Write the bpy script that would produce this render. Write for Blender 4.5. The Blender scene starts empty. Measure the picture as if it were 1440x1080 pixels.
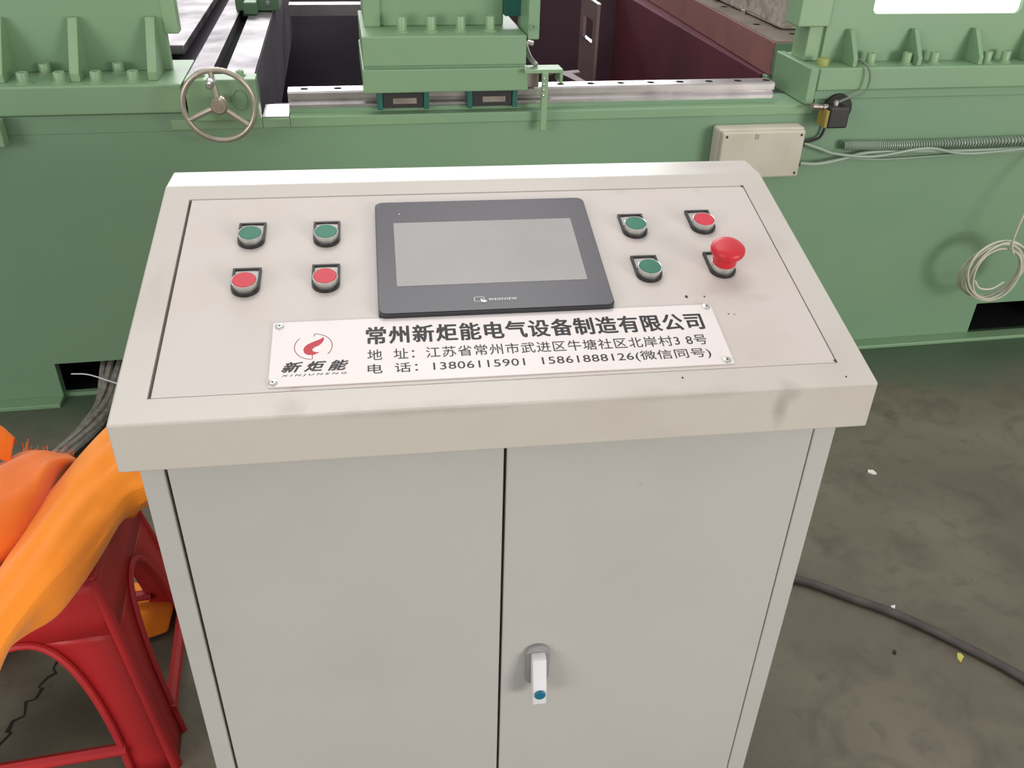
import bpy, bmesh, math, random
from mathutils import Vector, Matrix, noise
random.seed(7)
PI = math.pi
SC = bpy.context.scene
COL = SC.collection

# ------------------------------------------------------------------ camera, world, lights, exposure
def setup_camera():
    pos = Vector((-0.1161, -0.7937, 1.4093)); yaw, pitch, roll, f = 0.1517, -0.5667, 0.0285, 1228.96
    fw = Vector((math.sin(yaw)*math.cos(pitch), math.cos(yaw)*math.cos(pitch), math.sin(pitch)))
    r0 = Vector((math.cos(yaw), -math.sin(yaw), 0)); u0 = r0.cross(fw)
    r = math.cos(roll)*r0 + math.sin(roll)*u0; u = -math.sin(roll)*r0 + math.cos(roll)*u0
    m = Matrix((( r.x, u.x, -fw.x, pos.x), (r.y, u.y, -fw.y, pos.y), (r.z, u.z, -fw.z, pos.z), (0, 0, 0, 1)))
    cd = bpy.data.cameras.new('camera'); cd.sensor_width = 36; cd.lens = f/1440*36; cd.clip_start = 0.02
    c = bpy.data.objects.new('camera', cd); c.matrix_world = m; COL.objects.link(c); SC.camera = c
setup_camera()

def area(name, loc, target, sx, sy, power, color):
    l = bpy.data.lights.new(name, 'AREA'); l.shape = 'RECTANGLE'; l.size = sx; l.size_y = sy; l.energy = power; l.color = color
    o = bpy.data.objects.new(name, l); o.location = loc
    o.rotation_euler = (Vector(target)-Vector(loc)).to_track_quat('-Z', 'Y').to_euler(); COL.objects.link(o); return o

W = bpy.data.worlds.new('hall_daylight'); SC.world = W; W.use_nodes = True
nt = W.node_tree; nt.nodes.clear()
out = nt.nodes.new('ShaderNodeOutputWorld'); bg = nt.nodes.new('ShaderNodeBackground'); tc = nt.nodes.new('ShaderNodeTexCoord')
sep = nt.nodes.new('ShaderNodeSeparateXYZ'); mr = nt.nodes.new('ShaderNodeMapRange'); mx = nt.nodes.new('ShaderNodeMix'); mx.data_type = 'RGBA'
mr.inputs['From Min'].default_value = -0.1; mr.inputs['From Max'].default_value = 0.9
mx.inputs[6].default_value = (0.70, 0.70, 0.695, 1); mx.inputs[7].default_value = (0.87, 0.865, 0.885, 1)
nt.links.new(tc.outputs['Generated'], sep.inputs[0]); nt.links.new(sep.outputs['Z'], mr.inputs['Value'])
nt.links.new(mr.outputs[0], mx.inputs[0]); nt.links.new(mx.outputs[2], bg.inputs[0]); nt.links.new(bg.outputs[0], out.inputs[0])
bg.inputs['Strength'].default_value = 0.85
area('open_hall_door', (4.9, -5.4, 1.9), (2.2, 1.2, 0.5), 2.4, 2.2, 300, (1.0, 0.98, 0.93))
area('left_hall_opening', (-5.6, -4.6, 2.3), (-0.6, 1.2, 0.5), 3.2, 2.4, 190, (1.0, 0.99, 0.97))
area('roof_light', (-0.6, 2.6, 6.5), (0.2, 1.0, 0.8), 5.0, 2.0, 150, (1.0, 0.985, 0.97))
area('far_high_windows', (0.0, 15.0, 6.4), (0.0, 0.5, 0.9), 10.0, 2.4, 900, (1.0, 0.99, 1.0))
SC.view_settings.view_transform = 'Standard'; SC.view_settings.look = 'None'
SC.view_settings.exposure = -0.08; SC.view_settings.gamma = 1.0; SC.view_settings.use_curve_mapping = False

# ------------------------------------------------------------------ materials
def lin(c): return tuple(((v/255)/12.92 if v/255 <= .04045 else ((v/255+.055)/1.055)**2.4) for v in c) + (1,)
def mat(name, rgb, rough=.5, metal=0., rgb2=None, scale=6., lo=.4, hi=.7, bump=0., bscale=60., spec=.5, coat=0., detail=4, emit=0.):
    m = bpy.data.materials.new(name); m.use_nodes = True; t = m.node_tree; b = t.nodes['Principled BSDF']
    b.inputs['Roughness'].default_value = rough; b.inputs['Metallic'].default_value = metal
    b.inputs['Specular IOR Level'].default_value = spec; b.inputs['Coat Weight'].default_value = coat
    b.inputs['Base Color'].default_value = lin(rgb)
    co = t.nodes.new('ShaderNodeTexCoord')
    if rgb2 is None: rgb2 = tuple(v*.93 for v in rgb)
    n = t.nodes.new('ShaderNodeTexNoise'); n.inputs['Scale'].default_value = scale; n.inputs['Detail'].default_value = detail
    r = t.nodes.new('ShaderNodeMapRange'); r.inputs['From Min'].default_value = lo; r.inputs['From Max'].default_value = hi
    x = t.nodes.new('ShaderNodeMix'); x.data_type = 'RGBA'; x.inputs[6].default_value = lin(rgb); x.inputs[7].default_value = lin(rgb2)
    t.links.new(co.outputs['Object'], n.inputs['Vector']); t.links.new(n.outputs['Fac'], r.inputs['Value'])
    t.links.new(r.outputs[0], x.inputs[0]); t.links.new(x.outputs[2], b.inputs['Base Color'])
    if bump:
        n2 = t.nodes.new('ShaderNodeTexNoise'); n2.inputs['Scale'].default_value = bscale; n2.inputs['Detail'].default_value = 3
        bp = t.nodes.new('ShaderNodeBump'); bp.inputs['Strength'].default_value = bump; bp.inputs['Distance'].default_value = .004
        t.links.new(co.outputs['Object'], n2.inputs['Vector']); t.links.new(n2.outputs['Fac'], bp.inputs['Height']); t.links.new(bp.outputs[0], b.inputs['Normal'])
    if emit: b.inputs['Emission Color'].default_value = (1, 1, 1, 1); b.inputs['Emission Strength'].default_value = emit
    return m
M = {}
M['hood'] = mat('cream_enamel_hood', (194, 187, 177), .30, rgb2=(186, 178, 166), scale=5, lo=.5, hi=.75, bump=.05, bscale=220)
M['panel'] = mat('cream_enamel_panel', (198, 189, 182), .42, rgb2=(190, 179, 168), scale=7, lo=.5, hi=.8, bump=.05, bscale=220)
M['body'] = mat('cream_enamel_body', (182, 179, 174), .45, rgb2=(177, 173, 166), scale=4, lo=.45, hi=.8, bump=.04, bscale=220)
M['smudge'] = mat('grey_smudge', (150, 143, 132), .6)
M['plate'] = mat('white_aluminium_plate', (226, 217, 214), .35, rgb2=(222, 213, 208), scale=9)
M['ink'] = mat('black_ink', (32, 28, 28), .5)
M['redink'] = mat('red_ink', (190, 40, 55), .5)
M['dredink'] = mat('dark_red_ink', (140, 50, 55), .5)
M['bezel'] = mat('graphite_bezel', (78, 75, 80), .30, rgb2=(72, 71, 75), scale=5)
M['bezedge'] = mat('dark_bezel_edge', (42, 44, 46), .4)
M['screen'] = mat('matte_grey_screen', (156, 152, 150), .35, rgb2=(149, 146, 143), scale=9, spec=.4)
M['whiteink'] = mat('white_ink', (225, 222, 224), .5)
M['black'] = mat('black_plastic', (38, 36, 36), .45)
M['rubber'] = mat('dark_rubber', (46, 44, 43), .7)
M['silver'] = mat('satin_aluminium_ring', (205, 205, 198), .3, .75, rgb2=(190, 190, 184), scale=40)
M['holder'] = mat('silver_label_insert', (190, 182, 176), .4, .3)
M['green_cap'] = mat('green_button_plastic', (28, 112, 88), .4)
M['red_cap'] = mat('red_button_plastic', (204, 36, 54), .4)
M['red_mush'] = mat('red_mushroom_plastic', (205, 32, 44), .42)
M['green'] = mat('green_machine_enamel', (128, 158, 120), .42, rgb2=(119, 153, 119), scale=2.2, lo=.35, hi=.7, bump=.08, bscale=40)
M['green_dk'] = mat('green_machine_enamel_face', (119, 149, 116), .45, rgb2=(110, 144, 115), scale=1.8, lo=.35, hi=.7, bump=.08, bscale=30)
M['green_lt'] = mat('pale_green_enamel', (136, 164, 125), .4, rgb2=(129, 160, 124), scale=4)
M['teal'] = mat('teal_seal', (30, 96, 84), .5)
M['steel'] = mat('ground_steel', (212, 207, 206), .24, .9, rgb2=(186, 178, 178), scale=9, lo=.35, hi=.7)
M['way_steel'] = mat('oily_slideway_steel', (150, 146, 148), .46, .9, rgb2=(84, 78, 82), scale=7, lo=.42, hi=.68, bump=.1, bscale=14)
M['steel_dull'] = mat('dull_steel', (168, 158, 150), .42, .8, rgb2=(140, 128, 122), scale=18)
M['wheel'] = mat('cast_wheel_metal', (186, 178, 162), .36, .6, rgb2=(168, 158, 144), scale=30)
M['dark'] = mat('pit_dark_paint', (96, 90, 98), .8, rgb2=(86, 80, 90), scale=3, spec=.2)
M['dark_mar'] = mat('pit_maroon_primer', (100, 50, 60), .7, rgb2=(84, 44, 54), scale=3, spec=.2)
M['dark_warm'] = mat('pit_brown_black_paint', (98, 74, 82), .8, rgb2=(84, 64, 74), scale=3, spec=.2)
M['void_shade'] = mat('recess_shade_black', (26, 28, 28), .9, spec=.1)  # near-black colour paints the shade inside openings, groove and holes
M['primer'] = mat('red_oxide_primer', (142, 92, 86), .6, rgb2=(126, 84, 80), scale=8)
M['slotted'] = mat('purplish_bracket_primer', (112, 84, 84), .55, rgb2=(92, 70, 74), scale=12)
M['beamtop'] = mat('oily_machined_top', (158, 146, 138), .4, .5, rgb2=(130, 122, 106), scale=10)
M['cast'] = mat('rough_grey_casting', (170, 160, 147), .8, rgb2=(130, 119, 110), scale=40, bump=.5, bscale=70)
M['white_glow'] = mat('glowing_white_pane', (240, 245, 242), .4, emit=1.6)  # emission added so an unidentified bright patch renders pure white
M['jbox'] = mat('beige_junction_box', (196, 189, 172), .5, rgb2=(186, 178, 160), scale=12)
M['jlid'] = mat('dusty_box_top', (170, 160, 144), .6)
M['yellow'] = mat('yellow_grease_cap', (150, 158, 84), .5)
M['amber'] = mat('amber_strip', (150, 130, 60), .5)
M['conduit'] = mat('green_grey_conduit', (112, 128, 108), .45)
M['clear'] = mat('pale_hose', (150, 168, 148), .3)
M['wire'] = mat('cream_wire', (200, 196, 178), .45)
M['hose'] = mat('grey_metal_hose', (142, 136, 128), .5, .3, rgb2=(110, 104, 96), scale=60)
M['cable'] = mat('dusty_black_cable', (66, 58, 56), .65, rgb2=(82, 74, 68), scale=20)
M['stool'] = mat('red_stool_plastic', (182, 36, 38), .45, rgb2=(160, 32, 36), scale=5)
M['chipw'] = mat('white_chip', (225, 225, 215), .6)
M['chipy'] = mat('yellow_chip', (190, 180, 90), .6)
M['blue'] = mat('blue_lock_disc', (24, 104, 134), .4)
M['grey_lock'] = mat('grey_lock_base', (148, 146, 144), .4)
M['crack'] = mat('crack_dirt', (38, 32, 30), .9)

def cloth_mat(name, a, b):
    m = mat(name, a, .85, rgb2=b, scale=5, bump=.25, bscale=500, spec=.15)
    bs = m.node_tree.nodes['Principled BSDF']; bs.inputs['Sheen Weight'].default_value = .25
    bs.inputs['Subsurface Weight'].default_value = .0
    return m
M['cloth'] = cloth_mat('orange_yellow_cloth', (250, 146, 40), (246, 138, 34))
M['cloth2'] = cloth_mat('shaded_orange_cloth', (240, 118, 34), (230, 108, 30))  # deeper orange paints the shade of the rear folds into the colour

def stain(m, spots, rgb):
    """smudges fixed on the sheet metal: (x, y, z, rx, ry, rz, strength) in object coordinates"""
    t = m.node_tree; b = t.nodes['Principled BSDF']; co = t.nodes.new('ShaderNodeTexCoord')
    n = t.nodes.new('ShaderNodeTexNoise'); n.inputs['Scale'].default_value = 38; n.inputs['Detail'].default_value = 5; t.links.new(co.outputs['Object'], n.inputs['Vector'])
    for x, y, z, rx, ry, rz, k in spots:
        src = b.inputs['Base Color'].links[0].from_socket
        mp = t.nodes.new('ShaderNodeMapping'); mp.vector_type = 'POINT'
        mp.inputs['Scale'].default_value = (1/rx, 1/ry, 1/rz); mp.inputs['Location'].default_value = (-x/rx, -y/ry, -z/rz)
        ln = t.nodes.new('ShaderNodeVectorMath'); ln.operation = 'LENGTH'
        a = t.nodes.new('ShaderNodeMath'); a.operation = 'MULTIPLY_ADD'; a.inputs[1].default_value = 1.6
        r = t.nodes.new('ShaderNodeMapRange'); r.inputs['From Min'].default_value = 1.9; r.inputs['From Max'].default_value = .9; r.inputs['To Max'].default_value = k
        x_ = t.nodes.new('ShaderNodeMix'); x_.data_type = 'RGBA'; x_.inputs[7].default_value = lin(rgb)
        t.links.new(co.outputs['Object'], mp.inputs[0]); t.links.new(mp.outputs[0], ln.inputs[0])
        t.links.new(n.outputs['Fac'], a.inputs[0]); t.links.new(ln.outputs['Value'], a.inputs[2]); t.links.new(a.outputs[0], r.inputs['Value'])
        t.links.new(r.outputs[0], x_.inputs[0]); t.links.new(src, x_.inputs[6]); t.links.new(x_.outputs[2], b.inputs['Base Color'])
stain(M['hood'], [(.294, -.2422, .885, .010, .02, .030, .5), (.303, -.2422, .900, .012, .02, .012, .4), (.200, -.2422, .905, .09, .02, .006, .25), (-.10, -.2422, .905, .12, .02, .006, .25),
    (-.225, -.235, .912, .018, .02, .01, .35), (.33, .19, 1.005, .05, .02, .02, .25), (.375, .02, .95, .012, .05, .03, .18), (-.385, -.02, .94, .010, .05, .03, .22)], (140, 132, 120))
stain(M['panel'], [(-.223, -.205, .922, .010, .014, .02, .35), (.31, -.10, .95, .03, .012, .02, .22), (.195, .120, 1.0, .018, .012, .02, .2), (.30, .115, 1.0, .010, .012, .02, .18), (.255, -.085, .95, .03, .01, .02, .15)], (150, 140, 128))
stain(M['body'], [(.165, -.19, .745, .006, .02, .006, .3), (-.2, -.19, .25, .16, .02, .12, .06)], (150, 146, 138))

def floor_mat():
    m = bpy.data.materials.new('worn_concrete'); m.use_nodes = True; t = m.node_tree; b = t.nodes['Principled BSDF']
    co = t.nodes.new('ShaderNodeTexCoord')
    def nz(s, d, dist=0):
        n = t.nodes.new('ShaderNodeTexNoise'); n.inputs['Scale'].default_value = s; n.inputs['Detail'].default_value = d
        n.inputs['Distortion'].default_value = dist; t.links.new(co.outputs['Object'], n.inputs['Vector']); return n.outputs['Fac']
    def mixc(f, a, bb):
        x = t.nodes.new('ShaderNodeMix'); x.data_type = 'RGBA'
        for i, v in ((0, f), (6, a), (7, bb)):
            if hasattr(v, 'links'): t.links.new(v, x.inputs[i])
            else: x.inputs[i].default_value = v
        return x.outputs[2]
    def ramp(v, lo, hi):
        r = t.nodes.new('ShaderNodeMapRange'); r.inputs['From Min'].default_value = lo; r.inputs['From Max'].default_value = hi
        t.links.new(v, r.inputs['Value']); return r.outputs[0]
    c = mixc(ramp(nz(2.2, 6, .6), .35, .68), lin((92, 85, 72)), lin((112, 104, 88)))
    c = mixc(ramp(nz(9, 8, 1.0), .5, .75), c, lin((84, 76, 66)))
    c = mixc(ramp(nz(1.1, 3), .55, .75), c, lin((84, 84, 66)))
    c = mixc(ramp(nz(24, 9, .4), .56, .8), c, lin((84, 78, 66)))
    # green overspray that lies on the concrete along the machine foot
    s = t.nodes.new('ShaderNodeSeparateXYZ'); t.links.new(co.outputs['Object'], s.inputs[0])
    ma = t.nodes.new('ShaderNodeMath'); ma.operation = 'MULTIPLY_ADD'; ma.inputs[1].default_value = .35; t.links.new(nz(3, 4, .4), ma.inputs[0]); t.links.new(s.outputs['Y'], ma.inputs[2])
    g = t.nodes.new('ShaderNodeMapRange'); g.inputs['From Min'].default_value = 1.36; g.inputs['From Max'].default_value = 1.62; t.links.new(ma.outputs[0], g.inputs['Value'])
    c = mixc(g.outputs[0], c, lin((72, 94, 70)))
    t.links.new(c, b.inputs['Base Color']); b.inputs['Roughness'].default_value = .55
    bp = t.nodes.new('ShaderNodeBump'); bp.inputs['Strength'].default_value = .25; bp.inputs['Distance'].default_value = .004
    t.links.new(nz(45, 6), bp.inputs['Height']); t.links.new(bp.outputs[0], b.inputs['Normal'])
    return m
M['floor'] = floor_mat()

# ------------------------------------------------------------------ mesh helpers
def obj(name, bm, m, parent=None, smooth=False, label=None):
    me = bpy.data.meshes.new(name); bmesh.ops.recalc_face_normals(bm, faces=bm.faces[:]); bm.to_mesh(me); bm.free()
    if isinstance(m, (list, tuple)):
        for k in m: me.materials.append(M[k])
    else: me.materials.append(M[m])
    if smooth:
        for p in me.polygons: p.use_smooth = True
        try: me.set_sharp_from_angle(angle=R(40))
        except Exception: pass
    o = bpy.data.objects.new(name, me); COL.objects.link(o)
    if parent is not None: o.parent = parent
    if label: o['label'] = label
    return o
def R(d): return math.radians(d)
def tag(o, label, cat, group=None, kind=None):
    o['label'] = label; o['category'] = cat
    if group: o['group'] = group
    if kind: o['kind'] = kind
    return o
def thing(name, label, cat, loc=(0, 0, 0), rz=0, group=None):
    o = bpy.data.objects.new(name, None); COL.objects.link(o); o.location = loc; o.rotation_euler = (0, 0, rz); o.empty_display_size = .1
    return tag(o, label, cat, group)
def BM(): return bmesh.new()
def box(bm, x0, x1, y0, y1, z0, z1, bev=0., mtx=None):
    r = bmesh.ops.create_cube(bm, size=1)['verts']
    for v in r:
        v.co = Vector(((x0+x1)/2 + v.co.x*(x1-x0), (y0+y1)/2 + v.co.y*(y1-y0), (z0+z1)/2 + v.co.z*(z1-z0)))
    if bev:
        es = list({e for v in r for e in v.link_edges})
        r = bmesh.ops.bevel(bm, geom=es, offset=bev, segments=2, affect='EDGES', profile=.5)['verts']
    if mtx is not None:
        for v in r: v.co = mtx @ v.co
    return bm
def prism(bm, pts, axis, a, b, bev=0., mtx=None):
    """polygon pts (2D) extruded along axis from a to b; axis x: pts=(y,z); y: (x,z); z: (x,y)"""
    def P(p, t): return {'x': (t, p[0], p[1]), 'y': (p[0], t, p[1]), 'z': (p[0], p[1], t)}[axis]
    va = [bm.verts.new(P(p, a)) for p in pts]; vb = [bm.verts.new(P(p, b)) for p in pts]
    fs = [bm.faces.new(va), bm.faces.new(vb[::-1])]
    n = len(pts)
    for i in range(n): fs.append(bm.faces.new((va[i], vb[i], vb[(i+1) % n], va[(i+1) % n])))
    vs = va+vb
    if bev:
        es = [e for e in {e for f in fs for e in f.edges}]
        vs = bmesh.ops.bevel(bm, geom=es, offset=bev, segments=2, affect='EDGES', profile=.5)['verts']
    if mtx is not None:
        for v in vs: v.co = mtx @ v.co
    return bm
def lathe(bm, prof, c=(0, 0, 0), axis=(0, 0, 1), n=32, mtx=None):
    """prof = [(r, h)...] revolved about axis from c; ends closed"""
    q = Vector((0, 0, 1)).rotation_difference(Vector(axis).normalized()).to_matrix(); c = Vector(c); rings = []
    for r, h in prof:
        if r < 1e-6: rings.append([bm.verts.new(c + q @ Vector((0, 0, h)))])
        else: rings.append([bm.verts.new(c + q @ Vector((r*math.cos(2*PI*k/n), r*math.sin(2*PI*k/n), h))) for k in range(n)])
    vs = [v for g in rings for v in g]
    for A, B in zip(rings, rings[1:]):
        for k in range(n):
            k2 = (k+1) % n
            if len(A) == 1 and len(B) == 1: continue
            if len(A) == 1: bm.faces.new((A[0], B[k], B[k2]))
            elif len(B) == 1: bm.faces.new((A[k], B[0], A[k2]))
            else: bm.faces.new((A[k], B[k], B[k2], A[k2]))
    if len(rings[0]) > 1: bm.faces.new(rings[0])
    if len(rings[-1]) > 1: bm.faces.new(rings[-1][::-1])
    if mtx is not None:
        for v in vs: v.co = mtx @ v.co
    return bm
def catmull(P, sub=8):
    P = [Vector(p) for p in P]; out_ = []
    for i in range(len(P)-1):
        a = P[i-1] if i else P[0]*2-P[1]; b, c = P[i], P[i+1]; d = P[i+2] if i+2 < len(P) else P[-1]*2-P[-2]
        for k in range(sub):
            t = k/sub
            out_.append(.5*((2*b)+(c-a)*t+(2*a-5*b+4*c-d)*t*t+(3*b-a-3*c+d)*t**3))
    out_.append(P[-1]); return out_
def tube(bm, pts, r, n=8, cap=True):
    pts = [Vector(p) for p in pts]; rings = []; up = None
    for i, p in enumerate(pts):
        t = (pts[min(i+1, len(pts)-1)]-pts[max(i-1, 0)]).normalized()
        if up is None:
            up = Vector((0, 0, 1)) if abs(t.z) < .9 else Vector((1, 0, 0))
        s = t.cross(up).normalized(); up = s.cross(t).normalized()
        rr = r(i/(len(pts)-1)) if callable(r) else r
        rings.append([bm.verts.new(p+(s*math.cos(2*PI*k/n)+up*math.sin(2*PI*k/n))*rr) for k in range(n)])
    for A, B in zip(rings, rings[1:]):
        for k in range(n): bm.faces.new((A[k], B[k], B[(k+1) % n], A[(k+1) % n]))
    if cap: bm.faces.new(rings[0]); bm.faces.new(rings[-1][::-1])
    return bm
def ring(bm, c, u, v, ru, rv, r, n=48, m=10):
    """closed torus in the plane of unit vectors u, v"""
    c, u, v = Vector(c), Vector(u), Vector(v); w = u.cross(v).normalized(); rings = []
    for k in range(n):
        a = 2*PI*k/n; d = (u*ru*math.cos(a)+v*rv*math.sin(a)); p = c+d; dn = d.normalized()
        rings.append([bm.verts.new(p+(dn*math.cos(2*PI*j/m)+w*math.sin(2*PI*j/m))*r) for j in range(m)])
    for k in range(n):
        A, B = rings[k], rings[(k+1) % n]
        for j in range(m): bm.faces.new((A[j], B[j], B[(j+1) % m], A[(j+1) % m]))
    return bm

# ------------------------------------------------------------------ floor
b = BM(); box(b, -9, 11, -8, 14, -.1, 0)
fl = obj('floor', b, 'floor'); fl['kind'] = 'structure'; fl['label'] = 'worn grey brown concrete workshop floor with green overspray'
def ground_strip(pts, w, name, m, parent):
    bm = BM(); P = [Vector(p) for p in pts]; L = []
    for i, p in enumerate(P):
        t = (P[min(i+1, len(P)-1)]-P[max(i-1, 0)]).normalized(); s = Vector((-t.y, t.x, 0)); ww = w*(.5+random.random())*(.3 if i in (0, len(P)-1) else 1)
        L.append((bm.verts.new(p+s*ww), bm.verts.new(p-s*ww)))
    for a, c in zip(L, L[1:]): bm.faces.new((a[0], c[0], c[1], a[1]))
    return obj(name, bm, m, parent)
cr = []
for i in range(26):
    t = i/25; cr.append((-.80-.10*t+.008*math.sin(i*1.9), .50-.34*t+.006*math.cos(i*2.7), .0008))
ground_strip(cr, .0035, 'crack', 'crack', fl)

# ------------------------------------------------------------------ control console
Z0 = .85; a_, lh, y2, z2, y3 = .0522, .0579, .3432, .1579, .4000
Lsl = math.hypot(y2+a_, z2-lh); Sv = Vector((0, (y2+a_)/Lsl, (z2-lh)/Lsl)); Nv = Vector((0, -Sv.z, Sv.y))
PO = Vector((0, -a_, Z0+lh))
PM = Matrix(((1, 0, 0, PO.x), (0, Sv.y, Nv.y, PO.y), (0, Sv.z, Nv.z, PO.z), (0, 0, 0, 1)))     # panel frame: x right, y up the slope, z out
con = thing('control_console', 'cream sheet-metal control console with sloping button panel and double doors standing on floor', 'console', (0, 0.19, 0))
con_inv = Matrix.Translation((0, -.19, 0))
def cobj(name, bm, m, parent=None, smooth=False, label=None):
    """mesh written in world coordinates, re-based on the console origin (children of parts keep the same frame)"""
    if parent is None:
        bmesh.ops.transform(bm, matrix=con_inv, verts=bm.verts[:]); return obj(name, bm, m, con, smooth, label)
    bmesh.ops.transform(bm, matrix=con_inv, verts=bm.verts[:]); return obj(name, bm, m, parent, smooth, label)
HW = .402
# cabinet: carcass behind, stiles and rails around the doors
b = BM()
box(b, -HW+.002, HW-.002, .024, .390, .0, Z0+.03)
box(b, -HW+.002, -.3755, 0, .030, .0, Z0+.03, .0012); box(b, .3735, HW-.002, 0, .030, .0, Z0+.03, .0012)
box(b, -.3755, .3735, .001, .030, .0, .060, .0012)
cobj('cabinet', b, 'body')
b = BM(); box(b, -.3715, -.0018, -.0005, .020, .063, Z0+.02, .0015); dl = cobj('door', b, 'body', label='left door of the console without a handle')
b = BM(); box(b, .0018, .3715, -.0005, .020, .063, Z0+.02, .0015); dr = cobj('door', b, 'body', label='right door of the console with a lever handle')
# hood: one folded shell with a framed opening for the panel
b = BM()
def V(x, y, z): return b.verts.new((x, y, z))
def slope(x, s, h=0): return PM @ Vector((x, s, h))
px0, px1, ps0, ps1 = -.3685, .3680, .0335, .3785
outer = [slope(-HW, 0), slope(HW, 0), slope(HW, Lsl), slope(-HW, Lsl)]
inner = [slope(px0, ps0), slope(px1, ps0), slope(px1, ps1), slope(px0, ps1)]
deep = [slope(px0, ps0, -.012), slope(px1, ps0, -.012), slope(px1, ps1, -.012), slope(px0, ps1, -.012)]
vo = [b.verts.new(p) for p in outer]; vi = [b.verts.new(p) for p in inner]; vd = [b.verts.new(p) for p in deep]
for i in range(4):
    j = (i+1) % 4; b.faces.new((vo[i], vo[j], vi[j], vi[i])); b.faces.new((vi[i], vi[j], vd[j], vd[i]))
b.faces.new(vd)
lf = [V(-HW, -a_, Z0), V(HW, -a_, Z0)]; bk = [V(-HW, y3, Z0+z2), V(HW, y3, Z0+z2)]; bb = [V(-HW, y3, Z0), V(HW, y3, Z0)]
b.faces.new((lf[0], lf[1], vo[1], vo[0])); b.faces.new((vo[3], vo[2], bk[1], bk[0])); b.faces.new((bk[0], bk[1], bb[1], bb[0]))
b.faces.new((lf[0], vo[0], vo[3], bk[0], bb[0])); b.faces.new((lf[1], bb[1], bk[1], vo[2], vo[1])); b.faces.new((lf[0], bb[0], bb[1], lf[1]))
b.normal_update(); bmesh.ops.recalc_face_normals(b, faces=b.faces[:])
es = [e for e in b.edges if all(v in vo+lf+bk+bb for v in e.verts)]
bmesh.ops.bevel(b, geom=es, offset=.0022, segments=3, affect='EDGES', profile=.5)
hood = cobj('hood', b, 'hood')
# button panel, inset in the hood (the gap is widest on the left)
b = BM(); box(b, px0+.0034, px1-.0012, ps0+.0012, ps1-.0014, -.0115, -.0004, .0006, PM); panel = cobj('button_panel', b, 'panel')
def blob(parent, x, s, rx, ry, m, name='mark', h=.0001, n=14, jag=.35, seed=0):
    bm = BM(); rnd = random.Random(seed); vs = []
    for k in range(n):
        q = 2*PI*k/n; f = 1-jag*rnd.random(); vs.append(bm.verts.new(PM @ Vector((x+rx*f*math.cos(q), s+ry*f*math.sin(q), h))))
    bm.faces.new(vs); return cobj(name, bm, m, parent)
for i, (x, s, r) in enumerate(((.2262, .1540, .0022), (.2480, .1530, .0012), (.1865, .0235, .0014), (.3690, .0120, .0012), (.268, .121, .0009), (.275, .120, .0008))):
    blob(panel if s > .034 else hood, x, s, r, r*1.3, 'ink', 'paint_chip', seed=i)
# rivet hole marks at the panel corners
for x, s in ((.3660, .0365), (.3655, .3765)): blob(hood, x, s, .0016, .0022, 'ink', 'corner_hole', .0006, jag=.05)
# touch screen unit
def rrect(x0, x1, y0, y1, r, n=5):
    P = []
    for cx, cy, a0 in ((x1-r, y1-r, 0), (x0+r, y1-r, 90), (x0+r, y0+r, 180), (x1-r, y0+r, 270)):
        for k in range(n+1): q = R(a0+90*k/n); P.append((cx+r*math.cos(q), cy+r*math.sin(q)))
    return P
b = BM(); prism(b, rrect(-.1352, .1355, .1362, .3500, .008), 'z', 0, .0065, mtx=PM); hmi = cobj('touch_panel', b, 'bezedge')
b = BM(); prism(b, rrect(-.1342, .1345, .1380, .3490, .0075), 'z', .0064, .0078, .0005, mtx=PM); cobj('bezel', b, 'bezel', hmi)
b = BM(); prism(b, rrect(-.1130, .1110, .1835, .3045, .0006, 2), 'z', .0070, .0081, mtx=PM); cobj('screen', b, 'screen', hmi, label='blank grey display area')
# maker mark: small outlined tablet with a pointing hand
b = BM()
def strip2(bm, pts, w, h, mtx=PM, closed=False, t=.00025):
    n = len(pts); L = []
    for i, p in enumerate(pts):
        A = pts[(i-1) % n] if (closed or i) else pts[0]; B = pts[(i+1) % n] if (closed or i < n-1) else pts[-1]
        d = Vector((B[0]-A[0], B[1]-A[1])).normalized(); s = Vector((-d.y, d.x))*w/2
        L.append((bm.verts.new(mtx @ Vector((p[0]+s.x, p[1]+s.y, h))), bm.verts.new(mtx @ Vector((p[0]-s.x, p[1]-s.y, h)))))
    for i in range(n if closed else n-1):
        A, B = L[i], L[(i+1) % n]; bm.faces.new((A[0], B[0], B[1], A[1]))
    return bm
strip2(b, rrect(-.0262, -.0150, .1515, .1590, .0015, 3), .0008, .00815, closed=True)
hand = [(-.0195, .1560), (-.0180, .1562), (-.0160, .1535), (-.0125, .1530), (-.0118, .1510), (-.0150, .1492), (-.0180, .1500), (-.0190, .1530)]
b.faces.new([b.verts.new(PM @ Vector((x, y, .0083))) for x, y in hand]); cobj('hand_emblem', b, 'whiteink', hmi)

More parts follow.
